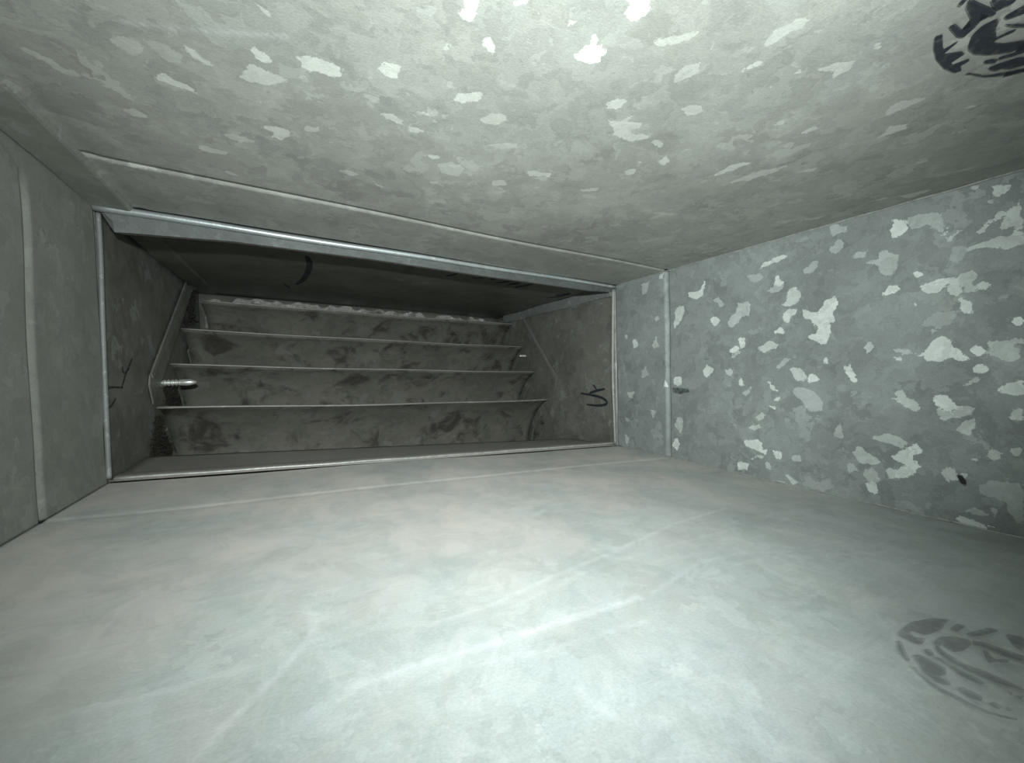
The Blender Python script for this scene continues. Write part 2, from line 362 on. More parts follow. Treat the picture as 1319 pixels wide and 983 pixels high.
FLAKES += FL('R', 1090, 420, .27458, [
 (.85, [(338,138),(360,130),(380,100),(420,55),(465,42),(490,60),(495,100),(540,115),(580,150),(555,170),(500,150),(430,165),(380,165)]),
 (.85, [(583,115),(610,88),(655,100),(650,130),(625,142)]),
 (.5, [(665,70),(720,80),(790,55),(834,50),(834,80),(795,90),(818,150),(780,165),(700,150),(665,120)]),
 (.8, [(587,190),(620,178),(655,185),(667,210),(640,230),(600,215)]),
 (.55, [(82,100),(105,72),(125,90),(105,135),(90,130)]),
 (.45, [(222,115),(250,98),(318,128),(260,130),(240,125)]),
 (.7, [(220,150),(260,135),(260,162),(230,162)]),
 (.85, [(-14,185),(0,190),(15,180),(30,210),(45,230),(55,262),(35,270),(15,240),(-6,210)]),
 (.55, [(205,340),(235,335),(230,302),(265,305),(290,340),(345,360),(345,395),(310,400),(270,370)]),
 (.85, [(400,345),(425,325),(470,330),(520,370),(530,390),(480,400),(430,380)]),
 (.5, [(430,388),(480,403),(560,373),(615,385),(590,420),(500,430),(465,448),(440,430)]),
 (.5, [(515,490),(560,440),(610,435),(612,470),(575,515),(545,500)]),
 (.8, [(720,300),(760,265),(834,250),(834,325),(780,328),(740,315)]),
 (.65, [(765,425),(790,395),(834,370),(834,440),(780,440)]),
 (.45, [(125,525),(190,497),(245,520),(305,550),(260,570),(180,545)]),
 (.8, [(210,615),(270,580),(330,548),(360,595),(320,610),(310,645),(260,645)]),
 (.9, [(228,680),(265,655),(330,635),(355,662),(310,700),(265,715),(230,708)]),
 (.65, [(182,665),(220,662),(226,715),(205,715)]),
 (.5, [(30,600),(55,558),(110,600),(180,640),(130,650),(60,640)]),
 (.4, [(80,690),(120,655),(155,705),(150,730),(100,735)]),
 (.75, [(88,738),(130,730),(155,770),(135,795),(108,775)]),
 (.6, [(443,690),(465,658),(515,662),(520,700),(570,685),(575,700),(530,720),(480,730)]),
 (.55, [(655,600),(685,565),(730,600),(725,630),(680,630)]),
 (.6, [(770,575),(828,568),(810,625)]),
 (.65, [(580,625),(612,605),(615,630)]),
 (.35, [(625,750),(690,720),(834,745),(834,960),(790,910),(740,820),(680,795),(640,790)]),
 (.8, [(500,910),(540,888),(640,925),(700,945),(650,955)]),
 (.4, [(550,870),(600,850),(680,885),(680,855),(715,870),(700,900),(620,890)]),
 (.35, [(0,655),(40,640),(55,680),(10,690)]),
 (.4, [(550,280),(600,240),(640,240),(600,275)]),
 (.4, [(400,20),(450,0),(440,20),(400,38)])])
FLAKES += FL('R', 620, 340, .2645, [
 (.7, [(860,60),(890,42),(885,75),(865,75)]), (.75, [(735,375),(750,362),(765,395),(745,415)]),
 (.6, [(697,345),(715,338),(705,375)]), (.45, [(780,100),(820,85),(805,145),(785,150)]),
 (.5, [(830,395),(850,350),(862,400),(840,415)]), (.8, [(885,600),(895,565),(908,600)]),
 (.5, [(710,625),(745,620),(735,650),(715,655)]), (.45, [(820,710),(855,715),(835,755)]),
 (.5, [(700,820),(720,850),(715,885),(702,870)]), (.5, [(840,265),(860,250),(868,270),(850,280)]),
 (.4, [(780,520),(800,500),(815,540),(780,560)]), (.4, [(700,740),(725,765),(705,770)])])
FLAKES += FL('C', 130, 0, .28052, [
 (.85, [(255,342),(295,342),(340,378),(385,385),(438,432),(385,418),(320,400),(275,372)]),
 (.7, [(380,215),(410,235),(470,275),(512,290),(512,318),(460,300),(425,280)]),
 (.85, [(678,230),(710,225),(750,250),(785,275),(785,292),(740,292),(700,255)]),
 (.65, [(642,345),(690,310),(740,320),(790,350),(870,378),(800,395),(700,390),(650,370)]),
 (.85, [(895,265),(990,275),(1075,300),(1115,350),(1080,365),(1000,340),(940,325)]),
 (.4, [(905,345),(935,345),(960,350),(940,372),(905,370)]),
 (.35, [(35,185),(100,180),(180,200),(190,250),(150,265),(90,230)]),
 (.3, [(200,190),(290,210),(385,275),(370,300),(310,290),(240,240)]),
 (.6, [(710,28),(740,35),(775,70),(770,82),(730,55)]),
 (.8, [(738,588),(800,590),(880,612),(860,635),(825,652),(780,635),(800,615),(755,605)]),
 (.5, [(925,585),(1010,590),(1010,615),(930,610)]),
 (.5, [(560,622),(610,620),(680,645),(740,660),(650,660),(600,645)]),
 (.6, [(435,672),(470,668),(510,690),(580,700),(570,712),(500,705),(445,690)]),
 (.5, [(105,505),(150,505),(210,535),(200,545),(150,535)]),
 (.6, [(705,470),(745,475),(745,488),(722,488)]),
 (.5, [(1080,785),(1140,785),(1185,805),(1150,812)]),
 (.5, [(555,785),(590,790),(630,808),(600,808)]),
 (.3, [(1160,405),(1200,430),(1280,460),(1275,485),(1220,455)]),
 (.5, [(115,745),(170,750),(250,775),(250,785),(130,770)])])
FLAKES += FL('C', 0, 0, .2542, [
 (.45, [(100,240),(200,275),(290,330),(410,385),(380,392),(310,370),(230,310),(130,265)]), (.6, [(430,0),(450,15),(430,22),(395,8)])])
FLAKES += FL('C', 480, 0, .3184, [
 (.8, [(370,-20),(440,-20),(435,0),(405,75),(385,82),(358,68)]),
 (.7, [(565,15),(600,0),(625,0),(615,22),(575,33)]),
 (.6, [(285,185),(305,175),(327,185),(310,207),(290,203)]),
 (.8, [(440,175),(460,155),(490,180),(487,220),(465,205)]),
 (.85, [(15,280),(50,255),(115,260),(117,285),(95,318),(55,312)]),
 (.7, [(333,405),(345,380),(420,370),(452,378),(430,405),(370,422)]),
 (.5, [(436,482),(480,455),(535,465),(547,490),(510,505),(460,500)]),
 (.7, [(780,105),(800,92),(828,95),(815,108),(785,118)]),
 (1, [(818,235),(850,200),(885,180),(898,140),(915,150),(895,190),(945,205),(940,230),(905,262),(860,260)]),
 (.9, [(1035,-15),(1165,-10),(1155,0),(1110,25),(1125,55),(1060,95),(1015,65),(1045,20)]),
 (.45, [(1110,150),(1190,165),(1260,150),(1315,135),(1300,160),(1240,180),(1160,190)]),
 (.6, [(945,425),(990,400),(1035,405),(990,445),(950,445)]),
 (.55, [(955,490),(1000,495),(1055,460),(1050,480),(1010,500),(1085,500),(1080,520),(1030,535),(1125,555),(1100,565),(1030,575),(980,550)]),
 (.5, [(1130,570),(1180,575),(1175,600),(1140,590)]),
 (.7, [(1155,655),(1190,630),(1205,650),(1180,670),(1158,668)]),
 (.6, [(1015,690),(1070,685),(1060,703),(1025,707)]), (.5, [(1070,655),(1090,652),(1085,667)]),
 (.65, [(620,695),(650,690),(715,700),(728,720),(690,710),(640,710)]),
 (.45, [(265,665),(320,650),(375,680),(350,715),(280,700)]),
 (.75, [(225,630),(265,630),(268,642),(240,643)]),
 (.6, [(35,465),(80,462),(125,490),(105,505),(60,485)]), (.75, [(130,510),(190,520),(215,535),(160,540)]),
 (.6, [(205,455),(255,457),(240,467),(210,465)]), (.5, [(1240,440),(1319,430),(1319,465),(1270,468)]),
 (.4, [(1220,310),(1260,280),(1319,260),(1319,300),(1260,330),(1222,340)]),
 (.5, [(480,730),(540,725),(545,745),(490,750)]), (.6, [(0,730),(30,755),(70,765),(10,755)]),
 (.5, [(840,765),(920,760),(900,772),(845,773)]), (.35, [(465,585),(590,580),(590,600),(500,600)]), (.5, [(210,735),(270,735),(260,745)])])
FLAKES += FL('C', 780, 0, .40864, [
 (.7, [(860,430),(900,395),(955,385),(955,400),(900,420)]), (.55, [(875,350),(930,315),(1010,305),(960,330),(890,360)]),
 (.75, [(340,550),(400,515),(475,505),(410,530),(350,552)]), (.55, [(385,575),(470,540),(590,512),(530,540),(450,565)]),
 (.45, [(500,130),(560,90),(630,55),(640,75),(580,110),(510,150)]), (.6, [(420,220),(490,195),(490,210),(430,228)]),
 (.6, [(660,215),(780,190),(780,210),(710,250),(720,225),(670,220)]), (.5, [(575,235),(610,220),(615,228),(580,238)]),
 (.6, [(835,155),(860,130),(860,158)]), (.6, [(610,420),(650,395),(675,400),(640,415)]), (.5, [(520,395),(560,378),(555,395)]),
 (.6, [(600,540),(670,520),(665,535)]), (.6, [(910,620),(1035,595),(960,625)]), (.5, [(830,635),(890,620),(880,632)]),
 (.5, [(1125,340),(1165,325),(1160,335)]), (.5, [(225,345),(300,335),(310,355),(270,365)]), (.5, [(1060,425),(1140,405),(1130,415)]),
 (.5, [(600,695),(690,680),(670,692)]), (.6, [(500,270),(530,260),(520,275)]), (.45, [(1060,550),(1180,520),(1150,535)]),
 (.4, [(520,700),(590,690),(570,703)]), (.4, [(980,510),(1030,500),(1000,512)]), (.4, [(160,670),(240,670),(200,680)]), (.6, [(60,545),(100,537),(90,550)])])
# (plane, pixel path, half width in metres, strength)
SCRATCH = [
 ('F', [(395,778),(403,790),(405,805),(395,825),(360,862),(330,893),(290,930),(250,975)], .0016, .5),
 ('F', [(450,882),(540,852),(640,825),(740,795),(822,770)], .0022, .7),
 ('F', [(500,870),(600,832),(700,800),(800,775)], .006, .22),
 ('F', [(560,800),(640,775),(700,747),(790,712),(870,675),(935,655)], .0014, .55),
 ('F', [(640,790),(760,735),(860,705),(950,680)], .0012, .3),
 ('F', [(700,642),(730,632),(775,624)], .0012, .6),
 ('F', [(840,765),(900,725),(960,712),(1100,708)], .0012, .35),
 ('F', [(930,730),(1000,718),(1140,712)], .0022, .25),
 ('F', [(100,850),(150,790),(190,760),(230,745)], .0012, .35),
 ('F', [(180,900),(190,960),(200,983)], .0018, .3),
 ('F', [(350,960),(420,900),(520,860)], .002, .25),
 ('F', [(200,810),(330,760),(520,700),(700,650)], .0012, .22),
 ('F', [(20,760),(60,735),(150,700)], .0014, .25),
 ('F', [(560,862),(700,838),(830,800)], .0012, .3),
 ('F', [(750,890),(760,905),(790,920)], .002, .35),
 ('F', [(980,950),(1010,962),(1060,980)], .003, .3),
 ('C', [(625,98),(660,112),(700,130)], .0006, .35),
 ('C', [(160,32),(260,42),(370,50)], .001, .3),
]
DARK = [
 ('R', [(865.5,499),(876,498),(888.5,501),(888.5,506),(878,508.8),(865.5,507)], .60),
 ('R', [(1231.5,612),(1238,610),(1246.5,621),(1244,627.5),(1237,622)], 1.0),
 ('R', [(806,515),(815,513),(824,518),(822,523),(812,521)], .42),
 ('C', [(945,272),(958,270),(966,278),(955,283),(946,278)], .42),
]
DLINE = [('R', [(1058,579),(1080,582),(1119,587.5)], .0007, .75), ('R', [(1247,500),(1247,530)], .0007, .5), ('C', [(470,120),(470,165)], .0006, .42)]
def uv_of(k): return (0, 1) if k in 'CF' else (1, 2)
def marks_for(k):
    ax = uv_of(k)
    def seg_d(Q, A, B):
        ab = B-A; t = np.clip(((Q-A)@ab)/(ab@ab+1e-12), 0, 1); return np.hypot(*(Q-A-t[:, None]*ab).T)
    def fn(P):
        Q = P[:, ax]; n = len(Q); out = np.zeros((n, 4)); sdb = np.full(n, 1.0); br = np.zeros(n)
        def psd(poly, where):
            q = Q[where]; d = np.full(len(q), 9.0); ins = np.zeros(len(q), bool)
            for i in range(len(poly)):
                A, B = poly[i], poly[(i+1) % len(poly)]
                d = np.minimum(d, seg_d(q, A, B))
                c = (A[1] > q[:, 1]) != (B[1] > q[:, 1])
                with np.errstate(all='ignore'): xx = (B[0]-A[0])*(q[:, 1]-A[1])/(B[1]-A[1]+1e-15)+A[0]
                ins ^= c & (q[:, 0] < xx)
            return np.where(ins, -d, d)
        def near(poly, m): lo, hi = poly.min(0)-m, poly.max(0)+m; return np.where(((Q > lo) & (Q < hi)).all(1))[0]
        for kk, pts, b in FLAKES:
            if kk != k: continue
            poly = np.array([[hit(k, u, v)[i] for i in ax] for u, v in pts]); wdx = near(poly, 0.006)
            if not len(wdx): continue
            sd = psd(poly, wdx); better = sd < sdb[wdx]
            sdb[wdx[better]] = sd[better]; br[wdx[better]] = b
        out[:, 0] = np.clip(0.5-sdb/0.010, 0, 1); out[:, 1] = br
        for kk, pts, hw, b in SCRATCH:
            if kk != k: continue
            pp = np.array([[hit(k, u, v)[i] for i in ax] for u, v in pts]); wdx = near(pp, 0.02)
            d = np.full(len(wdx), 9.0)
            for i in range(len(pp)-1): d = np.minimum(d, seg_d(Q[wdx], pp[i], pp[i+1]))
            out[wdx, 2] = np.maximum(out[wdx, 2], (0.72 if k == 'F' else 1.0)*b*np.exp(-(d/hw)**2))
        for kk, pts, b in DARK:
            if kk != k: continue
            poly = np.array([[hit(k, u, v)[i] for i in ax] for u, v in pts]); wdx = near(poly, 0.006)
            if len(wdx): out[wdx, 3] = np.maximum(out[wdx, 3], b*np.clip(0.5-psd(poly, wdx)/0.003, 0, 1))
        for kk, pts, hw, b in DLINE:
            if kk != k: continue
            pp = np.array([[hit(k, u, v)[i] for i in ax] for u, v in pts]); wdx = near(pp, 0.006); d = np.full(len(wdx), 9.0)
            for i in range(len(pp)-1): d = np.minimum(d, seg_d(Q[wdx], pp[i], pp[i+1]))
            out[wdx, 3] = np.maximum(out[wdx, 3], b*np.exp(-(d/hw)**2))
        return out
    return fn

# ------------------------------------------------------------------ near duct section
Y0 = -0.40
ST = 0.0022
def wob(a, b): return 0.0006*math.sin(a*11+b*7)+0.0004*math.sin(a*23-b*17)
def slot(s): return 0.0075*max(0, 1-abs(s*0.6-0.19)/0.24)**0.6 if abs(s*0.6-0.19) < 0.24 else 0.0      # gap before the head cleat
def ceil_fn(s, y):
    if y > YB+0.02: y = y-slot(s)*(y-YB-0.02)/(YJ-YB-0.02)
    a, b = corner('L', 'C', y), corner('R', 'C', y); p = a.lerp(b, s); sx_ = (s*0.6-0.0315)/0.0055; p.z += groove(y)*(1 if s > 0.045 else 0.2)+(0.0009*math.exp(-sx_*sx_) if s > 0.0 else 0)+wob(p.x, y)*min(1, s*8, (1-s)*8); return p
def floor_fn(s, y):
    a, b = corner('L', 'F', y), corner('R', 'F', y); p = a.lerp(b, s); p.z += -groove(y)*0.22+wob(p.x+.3, y)*min(1, s*8, (1-s)*8); return p
def wl_fn(t, y):
    a, b = corner('L', 'F', y), corner('L', 'C', y); p = a.lerp(b, t)
    k = min(1, max(0, (0.93-t)/0.08)); bow = 0.006*math.sin(math.pi*t)*0      # bead fades out under the ceiling
    p.x -= groove(y)*k*1.1+wob(p.z*2, y)*min(1, t*8, (1-t)*8); return p
def wr_fn(t, y):
    a, b = corner('R', 'F', y), corner('R', 'C', y); p = a.lerp(b, t); p.x += groove(y)*0.85+wob(p.z*2+1, y)*min(1, t*8, (1-t)*8); return p
ys = axis(Y0, 0, 0.02)[:-1]+axis(0.0, YJ, 0.0018, (YB,))
S = list(np.linspace(0, 1, 320)); T = list(np.linspace(0, 1, 150))
ceiling = sheet('ceiling', ceil_fn, S, ys, M_CEIL, (0, 0, -1), marks_for('C'))
tag(ceiling, 'green-grey spangled galvanised sheet overhead in the near duct section')
floor = sheet('floor', floor_fn, S, ys, M_FLOOR, (0, 0, 1), marks_for('F'))
tag(floor, 'pale dusty scratched galvanised bottom sheet of the near duct section')
wall_left = sheet('wall_left', wl_fn, T, ys, M_LEFT, (1, 0, 0), marks_for('L'))
tag(wall_left, 'dull grey left duct side with one upright pressed groove')
wall_right = sheet('wall_right', wr_fn, T, ys, M_RIGHT, (-1, 0, 0), marks_for('R'))
tag(wall_right, 'bright right duct side covered with white zinc flakes')

# ------------------------------------------------------------------ rear section and elbow shell
BL, BR = Vector(hit('L', 190, 588)), Vector(hit('R', 735, 565))
FLj, FRj = corner('L', 'F', YJ), corner('R', 'F', YJ)
def rf_fn(s, t):
    a = FLj.lerp(BL, t); b = FRj.lerp(BR, t); p = a.lerp(b, s); p.z += 0.0015*(1-t); p.y += 0.002*(1-t); return p
rear_floor = sheet('floor', rf_fn, list(np.linspace(0, 1, 60)), list(np.linspace(0, 1, 14)), M_REARF, (0, 0, 1))
tag(rear_floor, 'short brownish dusty bottom sheet between the joint and the vanes')
def rc_fn(s, y): return corner('L', 'C', y).lerp(corner('R', 'C', y), s)+Vector((0, 0, 0.0))
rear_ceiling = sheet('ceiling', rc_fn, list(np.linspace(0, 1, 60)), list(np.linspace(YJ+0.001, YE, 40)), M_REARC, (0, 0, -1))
tag(rear_ceiling, 'dark overhead sheet of the far section with a black marker curve')
ZB = -0.40
def rwl(t, y): z = ZB+(slabZ('C', -.148, y)-ZB)*t; return Vector((wallX('L', z, y)-0.0008, y, z))
def rwr(t, y): z = ZB+(slabZ('C', .45, y)-ZB)*t; return Vector((wallX('R', z, y)+0.0008, y, z))
yr = list(np.linspace(YJ+0.001, YE, 40))
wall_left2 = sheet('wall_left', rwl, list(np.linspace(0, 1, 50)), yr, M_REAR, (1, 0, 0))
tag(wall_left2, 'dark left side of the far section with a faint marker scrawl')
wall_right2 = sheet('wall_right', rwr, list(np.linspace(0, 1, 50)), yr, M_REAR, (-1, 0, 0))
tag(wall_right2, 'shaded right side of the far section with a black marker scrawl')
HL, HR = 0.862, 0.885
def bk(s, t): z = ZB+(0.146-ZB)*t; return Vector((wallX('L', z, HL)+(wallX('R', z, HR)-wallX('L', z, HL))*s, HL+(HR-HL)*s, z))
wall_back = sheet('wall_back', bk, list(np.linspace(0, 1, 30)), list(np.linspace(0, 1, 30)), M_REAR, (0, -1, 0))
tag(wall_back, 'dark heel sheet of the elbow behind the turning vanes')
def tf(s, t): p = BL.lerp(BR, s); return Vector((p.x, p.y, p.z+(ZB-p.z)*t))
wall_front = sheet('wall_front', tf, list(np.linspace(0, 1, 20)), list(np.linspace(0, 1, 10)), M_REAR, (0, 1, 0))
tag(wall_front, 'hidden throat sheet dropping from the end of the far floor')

X, Yv, Z = Vector((1, 0, 0)), Vector((0, 1, 0)), Vector((0, 0, 1))
# corner flanges (lapped edges standing proud of the sheets)
def flange(parent, name, a, b, ex, ez, wdt, th, mat, label, n=30, wobf=None):
    v, f = profile_run([(0, -0.0005), (wdt+0.0012, -0.0005), (wdt, th), (wdt-0.0014, th+0.0007), (0, th)], a, b, ex, ez, n, wobf)
    o = mesh(name, [W(p) for p in v], f, mat, parent); 
    if label: tag(o, label)
    return o
sw = lambda k: (lambda t: Vector((0.0009*math.sin(t*9+k), 0, 0.0003*math.sin(t*23+k))))
for par, ya, yb_, m, lb in ((ceiling, 0.05, YJ-0.001, M_SEAM, 'proud lapped seam running down the left of the ceiling'), (rear_ceiling, YJ+0.004, 0.855, M_REARC, 'dark lapped seam with sealant lumps')):
    a, b = corner('L', 'C', ya), corner('L', 'C', yb_)
    flange(par, 'lapped_seam', a+X*0.0005, b+X*0.0005, X, -Z, 0.0255, 0.0026, m, lb, 40, sw(1))
a, b = corner('R', 'C', YJ+0.006), corner('R', 'C', 0.84)
v, f = profile_run([(0, 0), (0.0165, 0.0), (0.0175, 0.0045), (0.0150, 0.0065), (0.004, 0.0065), (0, 0.0065)], a-X*0.0003, b-X*0.0003, -Z, -X, 30,
                   lambda t: Vector((0, 0, 0.0008*math.sin(t*14))))
tag(mesh('corner_flange', [W(p) for p in v], f, M_CLD, wall_right2, False), 'folded grey flange along the top edge')
# thin bright hems where the right sheet meets ceiling and floor
for sk, sg in (('C', -1), ('F', 1)):
    a, b = corner('R', sk, 0.0), corner('R', sk, YJ-0.004)
    v, f = tube([W(a.lerp(b, t/40)+Vector((-0.0002, 0, sg*(0.0004+0.0003*math.sin(t*1.7))))) for t in range(41)], 0.0009, 6)
    mesh('hem', v, f, M_EDGE, wall_right, True)

# ------------------------------------------------------------------ joint cleats
def thing(name, loc, label, cat, group=None): o = empty(name, loc); return tag(o, label, cat, group)
# head cleat: rolled top edge + hanging face, deeper at the left
A, B = hit('C', 124, 264), hit('C', 791, 367.5)
A = Vector((corner('L', 'C', YJ).x+0.001, YJ, A.z)); B = Vector((corner('R', 'C', YJ).x-0.001, YJ, B.z))
hc = thing('drive_cleat', W(A.lerp(B, .5)), 'long shiny cleat with rolled edge across the top of the joint', 'cleat')
n = 60; path = []
for i in range(n+1):
    t = i/n; p = A.lerp(B, t); path.append(W(p+Vector((0, -0.001, -0.0030+0.0004*math.sin(t*17)))))
v, f = tube(path, [0.0034-0.0012*(i/n) for i in range(n+1)], 12)
part('rolled_edge', v, f, M_CLEAT, hc, True)
low = [(146, 299), (165, 300), (300, 311), (480, 334), (620, 355), (700, 366), (759, 374.5), (784, 376)]
lows = []
for u, vv in low:
    d = ray(u, vv); lows.append(d*((YJ+0.006)/d.y))
lx = [p.x for p in lows]; lz = [p.z for p in lows]
vs, fs = [], []
NP = 70
for i in range(NP+1):
    x = A.x+0.002+(B.x-A.x-0.004)*i/NP; zt = slabZ('C', x, YJ)-0.003; zl = float(np.interp(x, lx, lz)); zl = min(zl, zt-0.004)
    if x < lx[0]: zl = lz[0]
    zl = max(zl, zt-0.0010-max(0.0, x-A.x-0.002)*2.4)          # left end cut on the slant
    cx = 0.0
    for (yy, zz) in ((YJ, zt), (YJ+0.003, (zt+zl)/2), (YJ+0.006, zl), (YJ+0.0075, zl-0.0002), (YJ+0.0045, (zt+zl)/2), (YJ+0.0015, zt)): vs.append(W((x+(zt-zz)*cx, yy, zz)))
for i in range(NP):
    for k in range(6): fs.append((i*6+k, i*6+(k+1) % 6, (i+1)*6+(k+1) % 6, (i+1)*6+k))
fs += [tuple(range(6))[::-1], tuple(range(NP*6, NP*6+6))]
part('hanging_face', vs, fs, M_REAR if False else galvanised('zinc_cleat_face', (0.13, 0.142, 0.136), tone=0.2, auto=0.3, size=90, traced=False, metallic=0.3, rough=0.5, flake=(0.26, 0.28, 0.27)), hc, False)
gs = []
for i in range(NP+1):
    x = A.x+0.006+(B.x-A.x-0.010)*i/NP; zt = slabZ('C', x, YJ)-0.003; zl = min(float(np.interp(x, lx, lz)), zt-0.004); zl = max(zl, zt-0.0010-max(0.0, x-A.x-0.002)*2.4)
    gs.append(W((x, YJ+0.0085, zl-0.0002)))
v, f = tube(gs, 0.0011, 6); part('gap_shadow_strip', v, f, M_LINT_SHADE, hc, True)  # black strip added as the shadow line below the hanging face
# side cleats
def side_cleat(wk, pix, label, r, bend):
    pts = [hit(wk, u, v) for u, v in pix]; n_in = inward(wk)
    root = thing('drive_cleat', W(pts[-1]), label, 'cleat')
    cp = curve_pts([W(p+n_in*0.0012) for p in pts], 8)
    v, f = tube(cp, r, 10); part('rolled_edge', v, f, M_CLD if wk == 'L' else M_CLR, root, True)
    v, f = ribbon_verts([p+Yv*0.0025-n_in*0.0012 for p in cp], 0.004, n_in, 0.0016); part('backing_strip', v, f, M_REAR, root)
side_cleat('L', [(124, 274), (127, 330), (129, 400), (132, 480), (135, 550), (138, 617)], 'upright dull metal cleat edging the joint on the left side', 0.0019, 0)
side_cleat('R', [(790.5, 373), (790, 430), (790, 490), (791.5, 530), (793, 571)], 'upright bright metal cleat edging the joint on the right side', 0.0019, 0)
# sill cleat on the floor
A, B = hit('F', 147, 622.5), hit('F', 800, 572.5)
sc_ = thing('drive_cleat', W(A.lerp(B, .5)), 'flat thin cleat lying across the floor at the joint', 'cleat')
v, f = profile_run([(0, 0.0012), (0.0004, 0.0030), (0.0030, 0.0042), (0.010, 0.0044), (0.022, 0.0030), (0.022, 0.0022), (0.004, 0.0016)], W(A), W(B), Yv, Z, 60,
                   lambda t: Vector((0, 0.0004*math.sin(t*21), 0.0010*max(0, 1-t*2.2)+0.0002*math.sin(t*40))))
part('strip', v, f, M_REARF, sc_, False)
v, f = tube([W(A.lerp(B, i/60)+Vector((0, -0.0002+0.0004*math.sin(i/60*21), 0.0030+0.0010*max(0, 1-i/60*2.2)+0.0002*math.sin(i/60*40)))) for i in range(61)], 0.0013, 8)
part('folded_edge', v, f, M_EDGE, sc_, True)

# ------------------------------------------------------------------ turning vanes
ARC = [(0, 0), (.012, -.004), (.024, -.0105), (.036, -.019), (.048, -.030), (.058, -.041), (.067, -.054), (.074, -.068), (.079, -.083), (.082, -.100), (.083, -.118), (.083, -.135)]
LE = [Vector((-.1465, .600+.0575*i, -.037+.0525*i)) for i in range(4)]
RE = [Vector((.4525, .656+.050*i, -.052+.0575*i)) for i in range(4)]
LE[3].x = -.134; LE[3].z = .1205; RE[3].z = .1215; LE[3].y = .775
order = ['lowest and nearest stained metal turning vane above the far floor', 'second stained turning vane counted up from the far floor',
         'third stained turning vane counted up, just under the top one', 'topmost and farthest turning vane close under the dark ceiling']
M_VA = galvanised('zinc_vane_edge', (0.30, 0.295, 0.27), tone=0.12, auto=0.2, size=90, traced=False, metallic=0.3, rough=0.5)
for i in range(4):
    a, b = LE[i], RE[i]
    root = thing('turning_vane', W(a.lerp(b, .5)), order[i], 'vane', 'turning vanes of the elbow')
    vs, fs = [], []; NS = 48; m = len(ARC)
    for s in range(NS+1):
        t = s/NS; c = a.lerp(b, t); sg = 0.0022*math.sin(math.pi*t)*(1 if i == 0 else 0.5)
        for (dy, dz) in ARC: vs.append(W(c+Vector((0, dy, dz-sg+0.0005*math.sin(t*13+dy*60+i)))))
        for (dy, dz) in reversed(ARC): vs.append(W(c+Vector((0, dy+0.0007, dz-sg+0.0009+0.0005*math.sin(t*13+dy*60+i)))))
    M2 = 2*m
    for s in range(NS):
        for k in range(M2): fs.append((s*M2+k, s*M2+(k+1) % M2, (s+1)*M2+(k+1) % M2, (s+1)*M2+k))
    fs += [tuple(range(M2))[::-1], tuple(range(NS*M2, (NS+1)*M2))]
    part('blade', vs, fs, M_VANE, root, True)
    e = []
    for s in range(NS+1):
        t = s/NS; c = a.lerp(b, t); e.append(W(c+Vector((0, -0.0004, 0.0003-0.0022*math.sin(math.pi*t)*(1 if i == 0 else 0.5)+0.0005*math.sin(t*13+i)))))
    v, f = tube(e, [0.0016, 0.0013, 0.0012, 0.0011][i], 8); part('leading_edge', v, f, M_VA, root, True)
    # end tabs bent against the side rails
    for end, wk in ((a, 'L'), (b, 'R')):
        if wk == 'L' and i == 3: continue
        sx = 1 if wk == 'L' else -1
        pth = [W(Vector((end.x+sx*0.0022, end.y+dy-0.012, end.z+dz-0.010))) for dy, dz in ARC[3:9]]
        v, f = ribbon_verts(pth, 0.006, X*sx, 0.0012); part('tab', v, f, M_REAR, root)

# side rails holding the vanes
def rail(wk, near, back, label):
    n_in = inward(wk)
    P = [hit(wk, u, v) for u, v in near]+[hit(wk, *near[-1])+Vector(b) for b in back]
    root = thing('vane_rail', W(P[1]), label, 'rail', 'side rails of the turning vanes')
    loop = [W(p+n_in*0.0002) for p in P]
    v, f = plate(loop, n_in, 0.0014); part('rail_plate', v, f, M_REAR, root)
    e = [W(hit(wk, u, v)+n_in*0.0022) for u, v in near]
    v, f = ribbon_verts(curve_pts([e[0], e[0].lerp(e[1], .5), e[1]], 6), 0.0065, n_in, 0.0014); part('raised_rib', v, f, M_VA, root)
rail('L', [(237, 366), (191.5, 484), (190.5, 496), (196, 521)], [(0, .20, .17), (0, .26, .185)], 'left slanting rail carrying the vane ends')
rail('R', [(676, 412), (718, 487), (715, 502), (708, 515)], [(0, .18, .17), (0, .20, .20)], 'right slanting rail carrying the vane ends')

# sealant strip on the heel above the top vane
vs, fs = [], []
NN = 90
topn = 0
for i in range(NN+1):
    t = i/NN; x = -.142+(.568)*t; yb_ = HL-0.006+(HR-HL)*t
    jag = 0.004*math.sin(i*0.9)*math.sin(i*0.37)+random.uniform(-.0018, .0018)+(-0.008 if (i < 7) else 0)+(-.006 if 62 < i < 68 else 0)
    zt = 0.1425-0.004*t+jag; zt = min(zt, .1445)
    for yy, zz in ((yb_, 0.085), (yb_, zt), (yb_+0.003, zt+.0005), (yb_+0.003, 0.085)): vs.append(W((x, yy+random.uniform(-.0006, .0006), zz)))
for i in range(NN):
    for k in range(4): fs.append((4*i+k, 4*i+(k+1) % 4, 4*i+4+(k+1) % 4, 4*i+4+k))
fs += [(0, 3, 2, 1), (4*NN, 4*NN+1, 4*NN+2, 4*NN+3)]
o = mesh('sealant_strip', vs, fs, M_SEAL, wall_back, False); tag(o, 'mottled pale sealant strip with ragged top')

